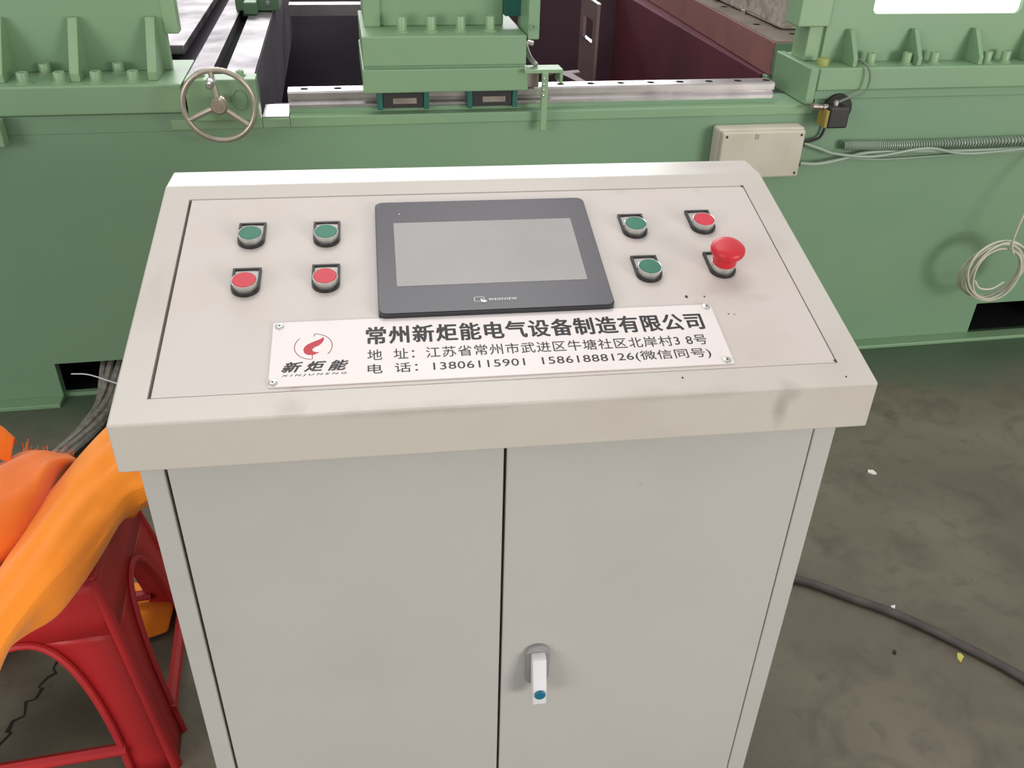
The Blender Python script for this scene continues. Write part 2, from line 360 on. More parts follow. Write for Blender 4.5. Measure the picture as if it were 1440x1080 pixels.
def text(name, s, x0, x1, y0, y1, h, m, parent, bold=0., shear=0., spacing=1., mtx=PM, weight=0.):
    cu = bpy.data.curves.new(name, 'FONT'); cu.body = s; cu.size = 1; cu.offset = bold; cu.shear = shear; cu.space_character = spacing
    cu.extrude = 0; cu.resolution_u = 3
    o = bpy.data.objects.new(name, cu); COL.objects.link(o)
    bpy.context.view_layer.update()
    me = bpy.data.meshes.new_from_object(o.evaluated_get(bpy.context.evaluated_depsgraph_get()))
    bpy.data.objects.remove(o); bpy.data.curves.remove(cu)
    xs = [v.co.x for v in me.vertices]; ys = [v.co.y for v in me.vertices]; X0, X1, Y0, Y1 = min(xs), max(xs), min(ys), max(ys)
    for v in me.vertices: v.co = Vector((x0+(v.co.x-X0)/(X1-X0)*(x1-x0), y0+(v.co.y-Y0)/(Y1-Y0)*(y1-y0), h))
    if weight:                                  # heavier strokes: the same outlines laid again a hair to each side
        bm = bmesh.new(); base = me.copy()
        for k, (dx, dy) in enumerate(((0, 0), (weight, 0), (-weight, 0), (0, weight*.7), (0, -weight*.7), (weight*.7, weight*.5), (-weight*.7, -weight*.5), (weight*.7, -weight*.5), (-weight*.7, weight*.5))):
            n0 = len(bm.verts); bm.from_mesh(base); bm.verts.ensure_lookup_table()
            for v in bm.verts[n0:]: v.co += Vector((dx, dy, k*.000004))
        bm.to_mesh(me); bm.free(); bpy.data.meshes.remove(base)
    for v in me.vertices: v.co = con_inv @ (mtx @ v.co)
    me.materials.clear(); me.materials.append(M[m]); me.name = name
    o = bpy.data.objects.new(name, me); COL.objects.link(o); o.parent = parent; return o
text('maker_lettering', 'WEINVIEW', -.0100, .0225, .1520, .1562, .0083, 'whiteink', hmi, weight=.00012, spacing=1.2)
b = BM(); lathe(b, [(.0009, 0), (.0009, .0002), (0, .0002)], (-.105, .3235, .0078), n=10, mtx=PM); cobj('status_lamp', b, 'whiteink', hmi)

# nameplate
b = BM(); prism(b, rrect(-.2500, .2500, .0400, .1375, .0015, 3), 'z', 0, .0014, mtx=PM); npl = cobj('nameplate', b, 'plate')
for i, (x, s) in enumerate(((-.2430, .1305), (-.2455, .0455), (.2440, .1330), (.2425, .0450))):
    b = BM(); lathe(b, [(.0048, .0014), (.0046, .0024), (.0030, .0034), (.0014, .0034), (.0012, .0026), (0, .0026)], (x, s, 0), n=20, mtx=PM); rv = cobj('rivet', b, ['silver', 'ink'], npl, True)
    for p in rv.data.polygons:
        if len(p.vertices) == 3: p.material_index = 1
H = .00155
text('company_lettering', '常州新炬能电气设备制造有限公司', -.1490, .2325, .0962, .1235, H, 'ink', npl, weight=.00075, spacing=1.1)
text('address_lettering', '地  址：江苏省常州市武进区牛塘社区北岸村3 8号', -.1485, .2290, .0715, .0880, H, 'ink', npl, weight=.00008, spacing=1.08)
text('phone_lettering', '电  话：13806115901  15861888126(微信同号)', -.1485, .2275, .0495, .0660, H, 'ink', npl, weight=.00008, spacing=1.05)
text('emblem_lettering', '新 炬 能', -.2375, -.1690, .0598, .0745, H, 'ink', npl, weight=.0006, shear=.35)
text('small_lettering', 'XINJUNENG', -.2375, -.1700, .0530, .0566, H, 'ink', npl, bold=.01, shear=.25, spacing=1.6)
ec = (-.2058, .0972); ER = .0200
def arc(a0, a1, n=22): return [(ec[0]+ER*math.cos(R(a0+(a1-a0)*k/n)), ec[1]+ER*.98*math.sin(R(a0+(a1-a0)*k/n))) for k in range(n+1)]
b = BM(); strip2(b, arc(138, 268)+[(ec[0]-.0006, ec[1]-.0125)], .0008, H); strip2(b, [(ec[0]+.0004, ec[1]+.0155)]+arc(88, -40), .0008, H)
cobj('emblem_ring', b, 'dredink', npl)
fl_pts = [(365, 233), (352, 244), (330, 252), (300, 262), (275, 274), (260, 287), (255, 302), (262, 320), (282, 331), (315, 331), (345, 319), (322, 317), (306, 309), (305, 300), (318, 289), (340, 281), (358, 267), (368, 250)]
b = BM(); fv = [b.verts.new(PM @ Vector((ec[0]+(x-310)/105*ER, ec[1]-(y-285)/72*ER, H))) for x, y in fl_pts]; b.faces.new(fv)
bmesh.ops.triangulate(b, faces=b.faces[:]); cobj('flame_emblem', b, 'redink', npl)

# push buttons
def d_shape(w, top, bot, r, n=14):
    """label holder outline: square top, round bottom (centre at the button)"""
    P = [(w, top), (-w, top)]
    for k in range(n+1): q = R(180+180*k/n); P.append((w*math.cos(q), bot+w+w*math.sin(q)))
    return P
def button(x, s, cap, label, mushroom=False):
    T = PM @ Matrix.Translation((x, s, 0))
    bm = BM(); lathe(bm, [(.0142, .0), (.0142, .0022), (.0137, .0026), (.0139, .0096), (.0147, .0100), (.0147, .0114), (.0140, .0120), (.0133, .0117), (.0131, .0108), (0, .0108)], n=36, mtx=T)
    ringo = cobj('push_button', bm, 'silver', None, True, label)
    bm = BM(); o_ = d_shape(.0162, .0318, -.0172, 0); i_ = d_shape(.0134, .0290, -.0146, 0)
    n = len(o_); lo_, hi_, li_, l2 = [], [], [], []
    for (ox, oy), (ix, iy) in zip(o_, i_):
        lo_.append(bm.verts.new(T @ Vector((ox, oy, 0)))); hi_.append(bm.verts.new(T @ Vector((ox, oy, .0032))))
        li_.append(bm.verts.new(T @ Vector((ix, iy, .0032)))); l2.append(bm.verts.new(T @ Vector((ix, iy, .0004))))
    for k in range(n):
        j = (k+1) % n
        bm.faces.new((lo_[k], lo_[j], hi_[j], hi_[k])); bm.faces.new((hi_[k], hi_[j], li_[j], li_[k])); bm.faces.new((li_[k], li_[j], l2[j], l2[k]))
    cobj('label_frame', bm, 'black', ringo)
    bm = BM(); box(bm, -.0132, .0132, .0105, .0288, .0003, .0012, 0, T); cobj('label_insert', bm, 'holder', ringo)
    bm = BM()
    if mushroom:
        lathe(bm, [(.0138, .0100), (.0146, .0130), (.0144, .0190), (.0150, .0225), (.0180, .0250), (.0200, .0275), (.0209, .0305), (.0203, .0340), (.0180, .0366), (.0120, .0384), (0, .0390)], n=40, mtx=T)
        cobj('mushroom_cap', bm, 'red_mush', ringo, True, 'red mushroom-shaped emergency stop cap')
    else:
        lathe(bm, [(.0132, .0106), (.0131, .0117), (.0127, .0121), (0, .0123)], n=36, mtx=T)
        cobj('cap', bm, cap, ringo, True)
button(-.2850, .2890, 'green_cap', 'green push button, upper row, nearest the left panel edge')
button(-.1950, .2875, 'green_cap', 'green push button, upper row, beside the touch panel on its left')
button(-.2850, .2010, 'red_cap', 'red push button, lower row, nearest the left panel edge')
button(-.1945, .2030, 'red_cap', 'red push button, lower row, beside the touch panel on its left')
button(.1925, .2847, 'green_cap', 'green push button, upper row, right of the touch panel')
button(.2840, .2890, 'red_cap', 'flat red push button above the emergency stop')
button(.1905, .1985, 'green_cap', 'green push button, lower row, right of the touch panel')
button(.2840, .2010, 'red_cap', 'red mushroom emergency stop button', True)

# door lever lock
T = Matrix.Translation((.0505, -.0005, .4440))
b = BM(); P = [(x, z) for x, z in rrect(-.0165, .0165, -.040, .0365, .0160, 7)]
prism(b, P, 'y', 0, -.0060, .0015, T); lk = cobj('handle', b, 'grey_lock', dr, True, 'lever lock with grey base and white lever')
b = BM(); prism(b, [(-.006, .026), (-.020, .024), (-.033, -.020), (-.034, -.048), (-.026, -.052), (-.018, -.036), (-.006, .004)], 'x', -.0095, .0095, .0022, T)
lev = cobj('lever', b, 'whiteink', dr, True, 'white lever')
b = BM(); lathe(b, [(.0074, 0), (.0074, .0035), (.0066, .0042), (0, .0042)], (0, -.0325, -.0270), (0, -1, .05), 24, T); cobj('lock_cylinder', b, 'blue', dr, True, 'blue-green lock cylinder')

# ------------------------------------------------------------------ the green machine (local frame: x along its front, y away, z up)
MO = Vector((-1.238, 1.434, 0)); MY = .03877
mach = thing('press_machine', 'long green painted steel machine frame standing on the floor behind the console', 'machine', MO, MY)
mw = Matrix.Translation(MO) @ Matrix.Rotation(MY, 4, 'Z')
def mbox(name, x0, x1, y0, y1, z0, z1, m='green', bev=.003, parent=None, label=None):
    bm = BM(); box(bm, x0, x1, y0, y1, z0, z1, bev); return obj(name, bm, m, parent or mach, label=label)
# bed: front plate with the two floor-level openings, ends, base flange
b = BM()
box(b, -1.0, 4.4, 0, .03, .118, .762)
for x0, x1 in ((-1.0, .172), (.46, 3.031), (3.36, 4.4)): box(b, x0, x1, 0, .03, 0, .118)
box(b, -1.0, -.97, 0, 2.2, 0, .762); box(b, 4.37, 4.4, 0, 2.2, 0, .762); box(b, -1, 4.4, 2.17, 2.2, 0, .762)
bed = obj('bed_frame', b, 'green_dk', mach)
b = BM(); box(b, -1.0, .172, -.045, .0, 0, .012, .002); box(b, .46, 4.4, -.045, .0, 0, .012, .002); box(b, .172, .46, .015, .03, 0, .012)
obj('base_flange', b, 'green', mach)
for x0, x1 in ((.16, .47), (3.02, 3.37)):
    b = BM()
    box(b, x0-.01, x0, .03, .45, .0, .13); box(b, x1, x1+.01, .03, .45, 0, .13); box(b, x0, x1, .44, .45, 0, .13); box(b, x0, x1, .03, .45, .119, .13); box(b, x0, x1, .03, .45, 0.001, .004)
    obj('foot_recess', b, 'void_shade', mach)
# top plate of the bed (bare steel shows left of the rail)
mbox('top_plate', .60, .818, -.004, .032, .758, .7845, 'green')
mbox('top_plate', .818, .885, -.004, .118, .758, .783, 'green'); mbox('bare_pad', .819, .884, .0, .117, .7832, .7862, 'steel', .001, label='bare bright steel pad at the rail end')
mbox('top_plate', .885, 2.30, -.004, .118, .758, .7850, 'green')
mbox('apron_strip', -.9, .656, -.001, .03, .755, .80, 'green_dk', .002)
# rail
b = BM()
prof = [(.036, .785), (.092, .785), (.092, .803), (.086, .810), (.092, .818), (.092, .832), (.088, .836), (.040, .836), (.036, .832), (.036, .818), (.042, .810), (.036, .803)]
prism(b, prof, 'x', .884, 2.192); rail = obj('linear_rail', b, 'steel', mach)
for i in range(16):
    x = .925 + i*.0835
    b = BM(); lathe(b, [(.0105, .8362), (.0100, .8364), (0, .8364)], (x, .064, 0), n=16); obj('rail_hole', b, 'void_shade', rail)
b = BM(); box(b, .884, 2.192, .030, .036, .785, .795); obj('rail_shoulder', b, 'green_dk', mach)
# pit inside the frame
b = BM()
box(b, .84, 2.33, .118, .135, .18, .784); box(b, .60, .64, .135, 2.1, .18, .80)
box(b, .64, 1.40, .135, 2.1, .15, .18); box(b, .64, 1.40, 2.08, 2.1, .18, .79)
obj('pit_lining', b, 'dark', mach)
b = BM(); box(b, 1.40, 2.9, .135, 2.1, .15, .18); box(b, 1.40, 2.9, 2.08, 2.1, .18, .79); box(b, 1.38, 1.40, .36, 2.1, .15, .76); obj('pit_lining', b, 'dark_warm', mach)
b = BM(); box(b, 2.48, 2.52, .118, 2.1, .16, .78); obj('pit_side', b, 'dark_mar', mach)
b = BM(); prism(b, [(1.49, .765), (1.56, .765), (1.56, .806), (1.49, .806)], 'x', .83, 1.60); obj('linear_rail', b, 'steel', mach)
# left stand: slab, wall, gussets, bolts
mbox('flange_slab', -.9, .640, -.012, .255, .803, .871, 'green', .004)
mbox('side_lug', -.2, .226, -.05, -.012, .742, .802, 'green_lt', .003)
mbox('stand_wall', -.9, .600, .135, .165, .871, 1.40, 'green', .002)
mbox('stand_box', .598, .632, .132, .180, .958, 1.40, 'green_lt', .003)
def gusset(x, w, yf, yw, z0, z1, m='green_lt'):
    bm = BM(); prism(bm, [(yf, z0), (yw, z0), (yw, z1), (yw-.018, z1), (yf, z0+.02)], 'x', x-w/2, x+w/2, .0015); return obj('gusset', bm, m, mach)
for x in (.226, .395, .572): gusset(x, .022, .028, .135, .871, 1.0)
def bolt(x, y, z, r=.013, h=.026, parent=None, m='green_lt'):
    bm = BM(); lathe(bm, [(r*1.5, 0), (r*1.5, .003), (r, .004)], (x, y, z), n=20)
    lathe(bm, [(r*1.05, .003), (r*1.05, h-.002), (r*.95, h), (r*.55, h), (r*.5, h-.008), (0, h-.008)], (x, y, z), n=20)
    return obj('bolt', bm, m, parent or mach, True)
for x in (.282, .363, .445, .529): bolt(x, .022, .871)
for x in (.308, .478): bolt(x, .112, .871)
bolt(.15, .022, .871); bolt(.06, .022, .871)
# feed slide with two steel ways, left of the pit
b = BM(); box(b, .640, .700, .03, 2.1, .60, .868); box(b, .735, .808, .03, 2.1, .60, .868); box(b, .700, .735, .03, 2.1, .60, .80)
obj('slide_body', b, 'dark', mach)
b = BM(); prism(b, [(.643, .868), (.701, .868), (.701, .876), (.643, .871)], 'y', .035, 2.1, .001); obj('steel_way', b, 'way_steel', mach)
b = BM(); prism(b, [(.735, .868), (.806, .868), (.806, .874), (.735, .876)], 'y', .035, 2.1, .001); obj('steel_way', b, 'way_steel', mach)
b = BM(); box(b, .7005, .7345, .035, 2.1, .801, .846); obj('slide_groove', b, 'void_shade', mach)  # black filler standing in for the shaded depth of the groove
mbox('end_block', .650, .816, -.030, .032, .786, .884, 'green', .003)
for x in (.682, .778): bolt(x, .012, .884, .009, .012, m='green')
b = BM(); ring(b, (.776, -.031, .838), (1, 0, 0), (0, 0, 1), .020, .024, .0025, 28, 8); obj('oil_ring', b, 'green_dk', mach, True)
mbox('table_plate', -.9, .588, .44, 2.1, .845, .870, 'way_steel', .003, label='bright machined table plate')
mbox('table_under', -.9, .60, .30, 2.1, .30, .80, 'dark', 0)
# hand wheel
hx, hy, hz = .734, -.105, .843
b = BM(); ring(b, (hx, hy, hz), (1, 0, 0), (0, 0, 1), .0810, .0810, .0066, 56, 12); hwl = obj('hand_wheel', b, 'wheel', mach, True)
b = BM(); lathe(b, [(.020, 0), (.020, .016), (.015, .022), (.007, .022), (.007, .025), (0, .025)], (hx, hy+.010, hz), (0, -1, 0), 28); lathe(b, [(.009, 0), (.009, .07)], (hx, hy+.01, hz), (0, 1, 0), 16); obj('hub', b, 'wheel', hwl, True)
for dg in (96, 204, -38):
    c, s = math.cos(R(dg)), math.sin(R(dg)); b = BM()
    tube(b, [(hx+c*.012, hy, hz+s*.012), (hx+c*.05, hy+.002, hz+s*.05), (hx+c*.079, hy, hz+s*.079)], lambda t: .0075-.0015*t, 10); obj('spoke', b, 'wheel', hwl, True)
b = BM(); lathe(b, [(.006, 0), (.007, .012), (.010, .022), (.0105, .044), (.009, .060), (.005, .066), (0, .066)], (hx-.006, hy-.004, hz+.062), (0, -1, 0.0), 20); obj('crank_knob', b, 'steel', hwl, True)
# right stand
mbox('flange_slab', 2.293, 4.4, -.012, .20, .822, .882, 'green', .004)
mbox('under_slab', 2.293, 4.4, -.005, .20, .798, .8215, 'green_dk', .002); mbox('upper_front_plate', 2.300, 4.4, 0, .03, .762, .798, 'green_dk', 0)
mbox('corner_block', 2.266, 2.292, -.010, .21, .786, .8825, 'green', .003)
WX0, WX1, WZ0, WZ1 = 2.456, 2.906, 1.0045, 1.30
b = BM()
wy0, wy1 = .068, .095
P_o = [(2.40, .882), (4.4, .882), (4.4, 1.45), (2.40, 1.45)]
hole = rrect(WX0, WX1, WZ0, WZ1, .014, 4)
def plate_with_hole(bm, x0, x1, z0, z1, hx0, hx1, hz0, hz1, ya, yb):
    for q in ((x0, hx0, z0, z1), (hx1, x1, z0, z1), (hx0, hx1, z0, hz0), (hx0, hx1, hz1, z1)): box(bm, q[0], q[1], ya, yb, q[2], q[3])
plate_with_hole(b, 2.33, 4.4, .882, 1.45, WX0, WX1, WZ0, WZ1, wy0, wy1); obj('stand_wall', b, 'green', mach)
b = BM(); box(b, WX0-.01, WX1+.01, wy0+.012, wy0+.020, WZ0-.01, WZ1+.01); pane = obj('glow_pane', b, 'white_glow', mach, label='blown-out white pane in the wall, glow added to its surface')
for cx, cz, sx, sz in ((WX0, WZ0, 1, 1), (WX1, WZ0, -1, 1)):
    b = BM(); pts = [(cx, cz)]+[(cx+sx*(.016-.016*math.sin(R(q))), cz+sz*(.016-.016*math.cos(R(q)))) for q in range(0, 91, 15)]
    prism(b, pts, 'y', wy0+.0002, wy0+.011)
    obj('pane_corner', b, 'green', mach)
for x in (2.397, 2.589, 2.776, 2.950): gusset(x, .013, .000, .068, .882, .968, 'green')
for x in (2.458, 2.567, 2.651, 2.775+.04, 2.853+.02, 2.99): bolt(x, .030, .882, .012, .030, m='green_lt')
mbox('column', 2.285, 2.40, .078, .16, .882, 1.40, 'green_lt', .003)
mbox('column_box', 2.240, 2.333, .060, .14, .974, 1.40, 'green_lt', .004)
mbox('pedestal', 2.33, 2.62, .42, 2.1, .20, .768, 'dark_mar', .003); mbox('pedestal_end', 2.335, 2.62, .386, .42, .20, .769, 'green_dk', .003)
b = BM(); lathe(b, [(.016, 0), (.017, .012), (.013, .018), (0, .018)], (2.318, .030, .882), n=20); obj('grease_cap', b, 'yellow', mach, True, 'small yellow-green cap on the flange corner')
b = BM(); prism(b, [(2.342, .385), (2.62, .385), (2.68, 2.1), (2.402, 2.1)], 'z', .770, .8695, .002); cb = obj('cross_beam', b, 'primer', mach, label='beam in red oxide primer beside the pit')
b = BM(); prism(b, [(2.345, .388), (2.617, .388), (2.677, 2.1), (2.405, 2.1)], 'z', .8690, .8720); obj('machined_top', b, 'beamtop', cb)
b = BM(); prism(b, [(2.345, .3805), (2.619, .3805), (2.619, .3845), (2.345, .3845)], 'z', .772, .868); obj('end_face', b, 'green_dk', cb, label='green painted beam end')
for (x, y) in ((2.455, .50), (2.47, .62), (2.40, .66), (2.42, 1.0)):
    b = BM(); lathe(b, [(.013, .8721), (.012, .8724), (0, .8724)], (x, y, 0), n=16); obj('bolt_hole', b, 'void_shade', cb)
for (x, y) in ((2.44, .86), (2.43, 1.12), (2.46, 1.30)): 
    b = BM(); lathe(b, [(.011, .872), (.011, .884), (.009, .886), (0, .886)], (x, y, 0), n=14); obj('cap_screw', b, 'steel_dull', cb, True)

# ------------------------------------------------------------------ things on and around the machine (all built in the machine frame)
def mthing(name, label, cat, loc, group=None):
    return thing(name, label, cat, mw @ Vector(loc), MY, group)
class Sub:                       # builds parts in machine coordinates under a thing placed at loc
    def __init__(s, t, loc): s.t = t; s.i = Matrix.Translation(-Vector(loc))
    def o(s, name, bm, m, parent=None, smooth=False, label=None):
        bmesh.ops.transform(bm, matrix=s.i, verts=bm.verts[:]); return obj(name, bm, m, parent or s.t, smooth, label)
# sliding carriage on the rail
L0 = (1.28, .06, .80); ct = mthing('sliding_carriage', 'green bolted block carriage riding on the front steel rail', 'carriage', L0); S = Sub(ct, L0)
b = BM(); box(b, 1.073, 1.490, -.012, .36, .840, .897, .003); S.o('lower_block', b, 'green')
b = BM(); box(b, 1.080, 1.482, .0, .35, .8968, .9035); S.o('shim', b, 'green_dk')
b = BM(); box(b, 1.076, 1.484, -.006, .36, .903, .973, .003); S.o('flange', b, 'green')
b = BM(); box(b, 1.086, 1.446, .128, .40, .973, 1.40, .003); box(b, 1.086, 1.128, .118, .13, .973, 1.40, .002); S.o('upright', b, 'green')
b = BM(); box(b, 1.487, 1.516, -.004, .14, .962, 1.40, .003); up2 = S.o('side_cheek', b, 'green')
b = BM(); lathe(b, [(.008, 0), (.008, .004), (.004, .004), (.004, .001), (0, .001)], (1.498, -.004, .992), (0, -1, 0), 14); S.o('screw', b, 'green_dk', up2)
b = BM(); box(b, 1.446, 1.487, .10, .15, 1.0, 1.40); S.o('back_filler', b, 'teal')
for x in (1.178, 1.251, 1.325, 1.400):
    bm = BM(); lathe(bm, [(.019, 0), (.019, .003), (.0125, .004), (.0125, .034), (.0115, .036), (.007, .036), (.0065, .028), (0, .028)], (x, .055, .973), n=22); S.o('bolt', bm, 'green_lt', None, True)
for x0 in (1.105, 1.335):
    b = BM(); box(b, x0+.014, x0+.118, .010, .118, .797, .8395, .002); bl = S.o('rail_block', b, 'rubber')
    b = BM(); box(b, x0+.040, x0+.100, .0080, .0105, .808, .822); S.o('block_face', b, 'steel_dull', bl)
    for q in (x0, x0+.118):
        b = BM(); box(b, q, q+.014, .006, .122, .793, .838, .002); S.o('end_cap', b, 'teal', bl)
# brackets on the carriage's right end
b = BM(); box(b, 1.476, 1.575, -.035, .02, .8870, .8960, .0015); box(b, 1.567, 1.575, -.035, .02, .862, .8875, .0015)
bk_ = S.o('sensor_bracket', b, 'green_lt')
b = BM(); box(b, 1.49, 1.52, .0, .05, .845, .8865, .002); S.o('bracket_block', b, 'steel_dull')
b = BM(); box(b, 1.520, 1.537, -.040, -.030, .742, .890, .003); st = S.o('trip_bar', b, 'green_lt')
b = BM(); tube(b, catmull([(1.512, .0, .900), (1.500, .02, .912), (1.494, .045, .930), (1.496, .065, .941), (1.515, .07, .938)], 5), .0065, 8); S.o('steel_strip', b, 'steel', None, True)
for k in range(4):
    b = BM(); lathe(b, [(.003, 0), (.003, .002), (0, .003)], (1.524, -.040, .875-.014*k), (0, -1, 0), 10); S.o('rivet', b, 'steel', st)
# block riding on the feed slide
L0 = (.755, .95, .877); sb = mthing('slide_block', 'small grey-green block sitting on the far end of the steel slide', 'slide block', L0); S = Sub(sb, L0)
b = BM(); box(b, .690, .830, .93, 1.10, .8775, .925, .003); box(b, .722, .762, .86, .94, .8775, .915, .004); S.o('block', b, 'green_dk')
b = BM(); box(b, .695, .825, .935, 1.095, .9245, .929, .001); S.o('top_face', b, 'steel')
for x in (.745, .795):
    b = BM(); lathe(b, [(.008, 0), (.008, .005), (0, .006)], (x, .93, .902), (0, -1, 0), 14); S.o('screw', b, 'steel', None, True)
# slotted plate standing in the pit
L0 = (1.81, .62, .18); sp = mthing('slotted_bracket', 'tall purplish-brown slotted steel plate standing inside the dark pit', 'bracket', L0); S = Sub(sp, L0)
b = BM(); ya, yb_, za, zb = .52, .72, .181, 1.02
plate_pts = ((.52, .72, .181, .838), (.52, .560, .838, .905), (.680, .72, .838, .905), (.52, .72, .905, .958))
for y0, y1, z0, z1 in plate_pts: box(b, 1.806, 1.816, y0, y1, z0, z1)
S.o('plate', b, 'slotted')
b = BM(); box(b, 1.804, 1.818, .560, .680, .8355, .8395); S.o('slot_edge', b, 'steel')
b = BM(); box(b, 1.805, 1.817, .52, .72, .9575, .961); S.o('top_edge', b, 'steel')
# hooked finger behind the rail
L0 = (1.64, .16, .80); hk = mthing('hooked_finger', 'small flat steel hook lying just behind the rail', 'hook', L0); S = Sub(hk, L0)
b = BM(); prism(b, [(1.585, .27), (1.62, .285), (1.655, .285), (1.70, .30), (1.70, .27), (1.672, .258), (1.69, .16), (1.665, .16), (1.645, .235), (1.628, .245), (1.62, .268), (1.585, .258)], 'z', .812, .818, .0008); S.o('blade', b, 'slotted')
b = BM(); box(b, 1.66, 1.70, .135, .165, .783, .812); S.o('stem', b, 'slotted')
# rough casting on the beam
L0 = (2.58, .85, .8725); cs = mthing('rough_casting', 'rough grey-brown cast block standing on the machined beam', 'casting', L0); S = Sub(cs, L0)
b = BM(); box(b, 2.442, 2.72, .56, 1.45, .8726, 1.18, .012); bmesh.ops.subdivide_edges(b, edges=b.edges[:], cuts=3, use_grid_fill=True)
for v in b.verts:
    if v.co.z > .88: v.co += Vector(noise.noise_vector(v.co*14))*.008
S.o('block', b, 'cast')
# junction box
L0 = (2.14, -.035, .60); jb = mthing('junction_box', 'beige junction box with four lid screws on the green machine face', 'box', L0); S = Sub(jb, L0)
b = BM(); box(b, 2.014, 2.262, -.050, 0, .598, .736, .006); S.o('housing', b, 'jbox')
b = BM(); box(b, 2.018, 2.258, -.066, -.0505, .602, .732, .005); ld = S.o('lid', b, 'jbox')
for x in (2.030, 2.246):
    for z in (.614, .720):
        b = BM(); lathe(b, [(.0035, 0), (.0032, .0015), (0, .0015)], (x, -.066, z), (0, -1, 0), 12); S.o('screw', b, 'rubber', ld)
for z in (.628, .685):
    b = BM(); lathe(b, [(.011, 0), (.011, .010), (.008, .014), (0, .014)], (2.262, -.03, z), (1, 0, 0), 14); S.o('cable_gland', b, 'rubber', None, True)
b = BM(); box(b, 2.112, 2.122, -.068, -.066, .712, .726); S.o('stain', b, 'jlid', ld)
# limit switch
L0 = (2.372, -.02, .715); ls = mthing('limit_switch', 'black round-backed limit switch under the flange corner right of the junction box', 'switch', L0); S = Sub(ls, L0)
b = BM(); lathe(b, [(.040, 0), (.040, .016), (.034, .020), (0, .020)], (2.366, -.002, .774), (0, -1, 0), 32); S.o('round_back', b, 'rubber', None, True)
b = BM(); box(b, 2.313, 2.372, -.072, -.020, .736, .792, .005); S.o('housing', b, 'black')
b = BM(); box(b, 2.304, 2.313, -.070, -.025, .738, .784, .001); S.o('side_strip', b, 'amber')
b = BM(); lathe(b, [(.009, 0), (.009, .012), (.006, .012), (.006, .030), (.009, .030), (.009, .044), (0, .044)], (2.315, -.045, .787), (-1, 0, .1), 14); S.o('plunger', b, 'steel_dull', None, True)
b = BM(); lathe(b, [(.007, 0), (.007, .01), (.004, .014), (0, .014)], (2.340, -.045, .792), (0, 0, 1), 12); S.o('gland', b, 'steel_dull', None, True)
# cables on the machine: sleeves and conduit
def mtube(name, pts, r, m, label, cat, n=8, sub=8, group=None):
    P = [mw @ Vector(p) for p in catmull(pts, sub)]; o0 = P[0]; bm = BM(); tube(bm, [p-o0 for p in P], r, n)
    o = obj(name, bm, m, None, True); o.location = o0; return tag(o, label, cat, group)
mtube('thin_cable', [(2.395, .03, .893), (2.41, -.01, .900), (2.43, -.03, .870), (2.425, -.034, .825), (2.375, -.045, .812), (2.345, -.045, .800)], .003, 'conduit', 'thin green-grey cable looping over the flange edge down to the limit switch', 'cable')
mtube('thin_cable', [(2.345, -.014, .755), (2.335, -.012, .70), (2.31, -.02, .690), (2.28, -.028, .687)], .004, 'rubber', 'short black cable between the limit switch and the junction box', 'cable')
mtube('pale_hose', [(2.276, -.03, .628), (2.33, -.03, .624), (2.40, -.024, .632), (2.48, -.02, .648), (2.60, -.022, .650), (2.80, -.024, .646), (3.05, -.024, .648), (3.4, -.024, .65)], .0055, 'clear', 'pale green hose leaving the bottom gland of the junction box', 'hose')
mtube('pale_hose', [(2.276, -.028, .685), (2.33, -.03, .668), (2.38, -.03, .652), (2.50, -.030, .640), (2.66, -.035, .660), (2.80, -.034, .640), (3.05, -.034, .652), (3.4, -.034, .655)], .0045, 'clear', 'pale green hose leaving the upper gland of the junction box', 'hose')
mtube('thin_cable', [(2.42, -.010, .632), (2.55, -.010, .624), (2.75, -.012, .630), (3.0, -.012, .634), (3.4, -.012, .64)], .003, 'clear', 'thin dotted cable lying lowest along the machine face', 'cable')
L0 = (2.41, -.018, .672); sc = mthing('spiral_conduit', 'ribbed green-grey spiral conduit running right along the machine face', 'conduit', L0); S = Sub(sc, L0)
axis_pts = catmull([(2.405, -.018, .672), (2.55, -.020, .668), (2.75, -.020, .668), (3.0, -.020, .671), (3.4, -.020, .676)], 12)
b = BM(); tube(b, axis_pts, .0100, 10); core = S.o('sleeve', b, 'conduit', None, True)
b = BM(); hel = []
for i in range(1400):
    t = i/1399; x = 2.405+t*.995; k = min(int(t*(len(axis_pts)-1)), len(axis_pts)-2); f = t*(len(axis_pts)-1)-k; c = axis_pts[k].lerp(axis_pts[k+1], f)
    q = i*2*PI/14; hel.append((c.x, c.y+.0115*math.cos(q), c.z+.0115*math.sin(q)))
tube(b, hel, .0026, 5); S.o('spiral_rib', b, 'clear', core, True)
# hanging coil of wire
L0 = (3.02, -.13, .30); wc = mthing('wire_coil', 'coil of cream wire hanging in front of the machine at the right', 'wire', L0); S = Sub(wc, L0)
rnd = random.Random(4)
for k in range(6):
    cx, cz = 2.950+rnd.uniform(-.008, .010), .294+rnd.uniform(-.010, .008); ru, rv = .094+rnd.uniform(-.012, .010), .094+rnd.uniform(-.010, .008)
    tl = rnd.uniform(-.12, .12); b = BM(); P = []
    for i in range(61):
        q = 2*PI*i/60; dx, dz = ru*math.cos(q), rv*math.sin(q); ta = R(35)
        P.append((cx+dx*math.cos(ta)*1.0-dz*math.sin(ta)*.92+.006*math.sin(2*q+k), -.125+.012*math.sin(q+k)+k*.003, cz+dx*math.sin(ta)*.9+dz*math.cos(ta)*.95))
    tube(b, P, .0034, 6, cap=False); bmesh.ops.remove_doubles(b, verts=b.verts[:], dist=1e-5); S.o('wire_loop', b, 'wire', None, True)
b = BM(); tube(b, catmull([(2.880, -.13, .275), (2.90, -.137, .250), (2.94, -.14, .247), (2.975, -.14, .268)], 6), .0034, 6); S.o('loose_end', b, 'wire', None, True)
